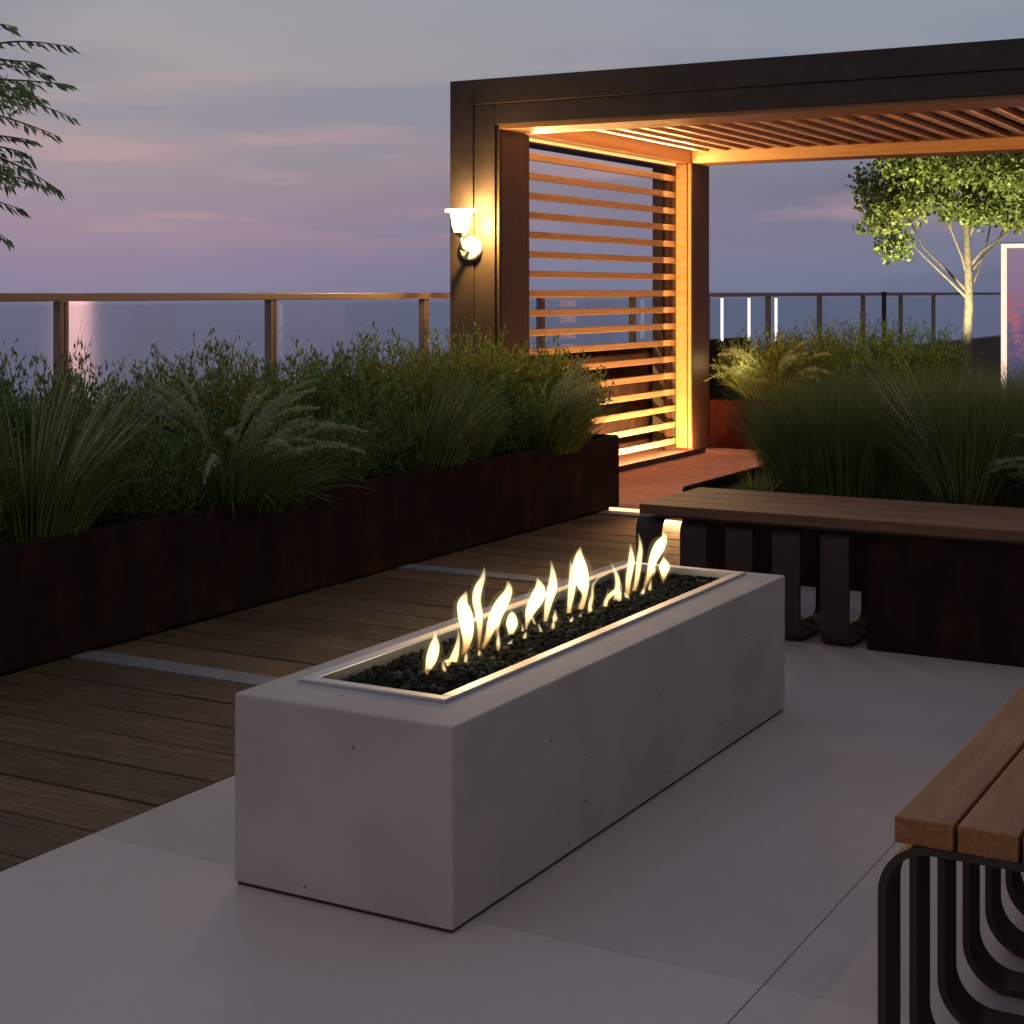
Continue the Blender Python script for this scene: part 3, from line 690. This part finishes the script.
for cx, cy, cz_, cr in CLS:
    n = int(820*(cr/.35)**2); d = unit(RNG.normal(size=(n, 3))); rr = cr*RNG.uniform(.25, 1.12, (n, 1))**.6
    lump = 1+.25*np.sin(d[:, :1]*7+cx*9)*np.cos(d[:, 2:]*6+cy*5)
    cl.append(off(cx, cy, cz_)+d*rr*lump*np.array([1, 1, .8]))
Pc = np.concatenate(cl); V, F = leaves(Pc, RNG.normal(size=Pc.shape)+np.array([0, 0, -.4]), .072, .05)
mesh_np('crown', V, F, M['crown'], tr)
# --- left tree, trunk outside the frame, branches reach in
LB = W(-190, 500, 5.4); LB[2] = .40
lt = thing('tree', 'compound leaved tree whose branches reach in at the top left', 'tree', tuple(LB))
tp = [LB, W(-188, 420, 5.4), W(-180, 250, 5.4), W(-165, 120, 5.4), W(-150, 10, 5.45), W(-140, -90, 5.45)]
MB().tube(tp, [.05, .045, .04, .032, .022, .01], 10).build('trunk', M['dkbark'], lt, smooth=True)
TW = [((-165, 120), (-60, 60), (10, 42), (68, 46)), ((-165, 120), (-50, 55), (5, 60), (34, 62)), ((-162, 130), (-70, 60), (0, 64), (46, 74)), ((-165, 140), (-60, 80), (10, 80), (66, 84)),
      ((-166, 150), (-70, 85), (0, 86), (40, 98)), ((-168, 160), (-60, 95), (15, 98), (71, 117)), ((-168, 170), (-60, 105), (0, 116), (53, 134)), ((-170, 190), (-70, 130), (0, 136), (30, 140)),
      ((-172, 200), (-60, 140), (-5, 146), (22, 152)), ((-172, 210), (-60, 150), (5, 160), (56, 188)), ((-172, 215), (-60, 160), (-5, 172), (40, 184)), ((-174, 230), (-70, 180), (-20, 196), (18, 208)), ((-175, 240), (-80, 200), (-30, 218), (6, 238)),
      ((-150, 10), (-60, 10), (-20, 20), (11, 26))]
LV = []; LD = []
for i, q in enumerate(TW):
    z0 = 5.4; dz = random.uniform(-.35, .35)
    pts = [W(*q[0], z0)]+[W(px, py, z0+dz*f) for (px, py), f in zip(q[1:], (.5, .8, 1))]
    A = np.array(pts); C = []
    for u in np.linspace(0, 3, 22):
        k = min(int(u), 2); f = u-k; p0, p1, p2, p3 = A[max(k-1, 0)], A[k], A[k+1], A[min(k+2, 3)]
        C.append(.5*((2*p1)+(-p0+p2)*f+(2*p0-5*p1+4*p2-p3)*f*f+(-p0+3*p1-3*p2+p3)*f**3))
    C = np.array(C); MB().tube(C, list(np.linspace(.008, .0012, len(C))), 5).build('branch', M['dkbark'], lt, smooth=True)
    seg = C[6:]
    for u in np.linspace(0, len(seg)-1.01, 15):
        k = int(u); p = seg[k]*(1-(u-k))+seg[k+1]*(u-k); T = unit(seg[k+1]-seg[k]); sd = unit(np.cross(T, [0, 0, 1]))
        for s in (-1, 1):
            LV.append(p); LD.append(T*.9+sd*s*random.uniform(.2, .8)+np.array([0, 0, -random.uniform(.35, .9)]))
    LV.append(C[-1]); LD.append(unit(C[-1]-C[-3])+np.array([0, 0, -.4]))
    if i in (4, 5, 3, 9, 10):       # denser sprays close to the frame edge
        for _ in range(60):
            LV.append(W(random.uniform(-30, 30), q[2][1]+random.uniform(-9, 12), z0+dz+random.uniform(-.1, .1))); LD.append(np.array([random.uniform(-.3, .8), random.uniform(-.2, .6), -random.uniform(.1, .8)]))
V, F = leaves(np.array(LV), np.array(LD), .052, .013); mesh_np('foliage', V, F, M['leaf2'], lt)

# ------------------------------------------------------------------ lit picture panel and light columns
pp = W(1001, 300, 13.2)
lp = thing('picture_panel', 'upright lit panel with pink blossom picture and glowing edge at the right', 'display panel', (pp[0], pp[1], .0))
def pbox(x0, x1, z0, z1, yo=0.0, t=.03):
    return MB().box(pp[0]+x0, pp[0]+x1, pp[1]+yo, pp[1]+yo+t, z0, z1)
pbox(0, .045, .3, 1.80).build('edge_light', M['frame_glow'], lp); pbox(.0455, 1.1, 1.765, 1.80).build('edge_light', M['frame_glow'], lp)
pbox(1.1005, 1.145, .3, 1.80).build('edge_light', M['frame_glow'], lp)
pbox(.0455, 1.1, .3, 1.7645, .008, .02).build('picture', M['screen'], lp)
pbox(-.01, 1.155, .0, 1.81, .031, .04).build('back_casing', M['dkmetal'], lp, .004)
pbox(-.01, 1.155, 0, .299, 0, .03).build('plinth', M['dkmetal'], lp)
for px, lb in ((722, 'white light tube nearest the far pergola post'), (749, 'white light tube, the middle one of three by the railing'), (776, 'white light tube beside a dark railing post')):
    p = W(px, 300, 15.6)
    t = thing('light_column', lb, 'light column', (p[0], p[1], 0))
    MB().tube([(p[0], p[1], .92), (p[0], p[1], 1.34)], .014, 12).build('tube', M['white'], t, smooth=True)
    MB().tube([(p[0], p[1], -.03), (p[0], p[1], .919)], .017, 12).build('post', M['dkmetal'], t, smooth=True)
pb = thing('light_mast', 'thin dark post between two far railing posts', 'post', tuple(W(884, 372, 20)*np.array([1, 1, 0])))
q = W(884, 300, 20); MB().tube([(q[0], q[1], -.03), (q[0], q[1], 1.38)], .03, 10).build('shaft', M['dkmetal'], pb); MB().lathe([(0, 0), (.04, 0), (.04, .02), (0, .025)], (q[0], q[1], 1.38), 12).build('cap', M['dkmetal'], pb)

# ------------------------------------------------------------------ lamps
def light(name, typ, loc, energy, col, **kw):
    l = bpy.data.lights.new(name, typ); l.energy = energy; l.color = col
    for k, v in kw.items(): setattr(l, k, v)
    o = bpy.data.objects.new(name, l); o.location = loc; COL.objects.link(o); return o
for y in (3.55, 4.05, 4.55): light('flame_light', 'POINT', (-2.125, y, .55), .5, (1, .80, .52), shadow_soft_size=.05)
light('wall_lamp_bulb', 'POINT', (-5.66, 9.36, 2.0), 22.0, (1, .60, .2), shadow_soft_size=.03)
light('wall_lamp_bulb', 'POINT', (-5.56, 9.36, 1.86), 70.0, (1, .56, .17), shadow_soft_size=.03)
def strip(loc, w_, h_, energy, direction, col=(1, .60, .23)):
    from mathutils import Vector
    o = light('strip_light', 'AREA', loc, energy, col, shape='RECTANGLE', size=w_, size_y=h_)
    dz = Vector(direction).normalized()
    return o, dz
from mathutils import Vector, Matrix
def orient(o, longaxis, direction):
    z = -Vector(direction).normalized(); x = Vector(longaxis).normalized(); y = z.cross(x).normalized(); x = y.cross(z)
    o.rotation_euler = Matrix((x, y, z)).transposed().to_euler()
def lstrip(loc, length, energy, longaxis, direction, wd=.02, col=(1, .60, .23)):
    o = light('strip_light', 'AREA', loc, energy, col, shape='RECTANGLE', size=length, size_y=wd); orient(o, longaxis, direction); return o
lstrip((-5.32, 11.42, .03), 2.85, 190, (0, 1, 0), (-1, 0, .55), col=(1, .56, .20))            # floor strip grazing the slats
lstrip((-5.445, 11.45, 2.49), 2.85, 85, (0, 1, 0), (.95, 0, .22))
lstrip((-5.57, 11.45, 2.505), 2.85, 7, (0, 1, 0), (.6, 0, -1))
light('plume_fill_light', 'POINT', (-5.2, 13.5, .75), 2.5, (1, .72, .35), shadow_soft_size=.05)             # added fill lamp without a fixture, brightens the plumes
lstrip((-.57, 11.45, 2.50), 2.85, 60, (0, 1, 0), (-.95, 0, .25), col=(1, .56, .26))            # added lamp at the unseen far side beam, brightens the louvres
lstrip((-3.0, 9.975, 2.50), 4.8, 24, (1, 0, 0), (0, 1, .30))               # cove behind the front beam
lstrip((-5.53, 12.66, 1.25), 2.4, 15, (0, 0, 1), (0, 1, 0), col=(1, .52, .17))                # beside the rear post
lstrip((-3.0, 12.90, 2.515), 4.8, 15, (1, 0, 0), (0, -.3, -1), col=(1, .60, .42))
stp = lstrip((-3.6, 9.165, .09), .9, 12, (1, 0, 0), (.1, -1, -.5), col=(1, .50, .20)); stp.data.spread = math.radians(70)             # downlight under the rear beam
up = light('tree_uplight', 'SPOT', tuple(off(-.5, -1.3, .35)), 1050, (1, .90, .55), spot_size=math.radians(75), spot_blend=.6, shadow_soft_size=.05)
def aim(o, tgt):
    from mathutils import Vector
    o.rotation_euler = (Vector(tgt)-o.location).to_track_quat('-Z', 'Y').to_euler()
aim(up, off(-.1, 0, 2.4))

# ------------------------------------------------------------------ sun, sky
SUN_AZ_PX, SUN_EL = 75, 3.2
a = math.atan((SUN_AZ_PX-512)/1590.0); d = RT*math.sin(a)+FW*math.cos(a); el = math.radians(SUN_EL)
sd = np.array([d[0]*math.cos(el), d[1]*math.cos(el), math.sin(el)])
sun = light('sun', 'SUN', (0, 0, 10), .007, (1, .46, .40), angle=math.radians(1.2))
aim(sun, np.array([0, 0, 10.])-sd)
w = bpy.data.worlds.new('World'); S.world = w; w.use_nodes = True; nt = w.node_tree; nt.nodes.clear()
out = nt.nodes.new('ShaderNodeOutputWorld')
sky = nt.nodes.new('ShaderNodeTexSky'); sky.sky_type = 'NISHITA'; sky.sun_disc = False
sky.sun_elevation = math.radians(SUN_EL); sky.sun_rotation = math.atan2(sd[0], sd[1])
bg0 = nt.nodes.new('ShaderNodeBackground'); L(nt, sky.outputs[0], bg0.inputs[0]); bg0.inputs[1].default_value = .0015
tc = nt.nodes.new('ShaderNodeTexCoord'); gv = tc.outputs['Generated']
sep = nt.nodes.new('ShaderNodeSeparateXYZ'); L(nt, gv, sep.inputs[0]); zc = sep.outputs[2]
def dotn(v):
    n = nt.nodes.new('ShaderNodeVectorMath'); n.operation = 'DOT_PRODUCT'; L(nt, gv, n.inputs[0]); n.inputs[1].default_value = tuple(v); return n.outputs['Value']
u = dotn(RT); fw = dotn(FW)
def sr(r, g, b, k=1.0): return tuple(k*(((c/255+.055)/1.055)**2.4) for c in (r, g, b))
# elevation scaled: position = z*2.5 (0.4 => 1)
zp = math_n(nt, 'MULTIPLY', math_n(nt, 'ADD', zc, 0.02), 2.4, True)
def pos(z): return (z+.02)*2.4
left = ramp(nt, zp, [(0, sr(94, 110, 150)), (pos(0), sr(112, 120, 154)), (pos(.02), sr(126, 122, 156)), (pos(.045), sr(146, 132, 156)), (pos(.08), sr(162, 147, 156)), (pos(.125), sr(164, 156, 159)), (pos(.18), sr(155, 157, 163)), (pos(.3), sr(145, 152, 165)), (1, sr(135, 143, 160))])
right = ramp(nt, zp, [(0, sr(84, 94, 120)), (pos(0), sr(92, 101, 128)), (pos(.02), sr(104, 106, 132)), (pos(.045), sr(112, 108, 130)), (pos(.065), sr(100, 106, 130)), (pos(.09), sr(122, 126, 142)), (pos(.14), sr(138, 146, 160)), (pos(.2), sr(142, 151, 166)), (1, sr(128, 138, 158))])
uf = math_n(nt, 'ADD', math_n(nt, 'MULTIPLY', u, 1.7), 0.45, True)
base = mixc(nt, uf, left, right)
mp = nt.nodes.new('ShaderNodeMapping'); mp.inputs['Scale'].default_value = (1.6, 1.6, 13); L(nt, gv, mp.inputs[0])
cn = noise(nt, mp.outputs[0], 1.6, 6, .55, .35)
mp2 = nt.nodes.new('ShaderNodeMapping'); mp2.inputs['Scale'].default_value = (3.0, 3.0, 25); mp2.inputs['Location'].default_value = (3, 1, 0); L(nt, gv, mp2.inputs[0])
cn2 = noise(nt, mp2.outputs[0], 2.0, 3, .45, .3)
cl_ = ramp(nt, cn, [(.42, 0.0), (.62, 1.0)])
base = mixc(nt, math_n(nt, 'MULTIPLY', cl_, .5), base, sr(122, 130, 156))
pk = math_n(nt, 'MULTIPLY', ramp(nt, cn2, [(.50, 0.0), (.68, 1.0)]), ramp(nt, zp, [(pos(.015), 0.0), (pos(.05), .8), (pos(.11), .7), (pos(.16), 0.0)]))
base = mixc(nt, math_n(nt, 'MULTIPLY', pk, .55), base, sr(196, 156, 162))
# the rest of the dome: behind the viewer the dusk sky is warmer and lighter
bk = math_n(nt, 'MULTIPLY', fw, -1.0); bkf = math_n(nt, 'MULTIPLY', math_n(nt, 'ADD', bk, 0.1), 0.9, True)
base = mixc(nt, bkf, base, (.34, .285, .275))
rf = math_n(nt, 'MULTIPLY', math_n(nt, 'SUBTRACT', u, .35), 1.3, True)
base = mixc(nt, math_n(nt, 'MULTIPLY', rf, .85), base, (.06, .06, .07))
bg = nt.nodes.new('ShaderNodeBackground'); L(nt, base, bg.inputs[0]); bg.inputs[1].default_value = 1.0
ad = nt.nodes.new('ShaderNodeAddShader'); L(nt, bg0.outputs[0], ad.inputs[0]); L(nt, bg.outputs[0], ad.inputs[1]); L(nt, ad.outputs[0], out.inputs[0])

# ------------------------------------------------------------------ camera
cam = bpy.data.cameras.new('camera'); co = bpy.data.objects.new('camera', cam); COL.objects.link(co); S.camera = co
cam.sensor_width = 36; cam.lens = 36*1590/1024; cam.clip_end = 60000; cam.clip_start = .05
co.location = (0, 0, 1.4); co.rotation_euler = (math.pi/2, 0, TH)
cam.shift_y = -(512-292)/1024
S.view_settings.view_transform = 'Standard'; S.view_settings.look = 'None'; S.view_settings.exposure = 0; S.view_settings.gamma = 1
S.cycles.max_bounces = 8; S.cycles.transparent_max_bounces = 16
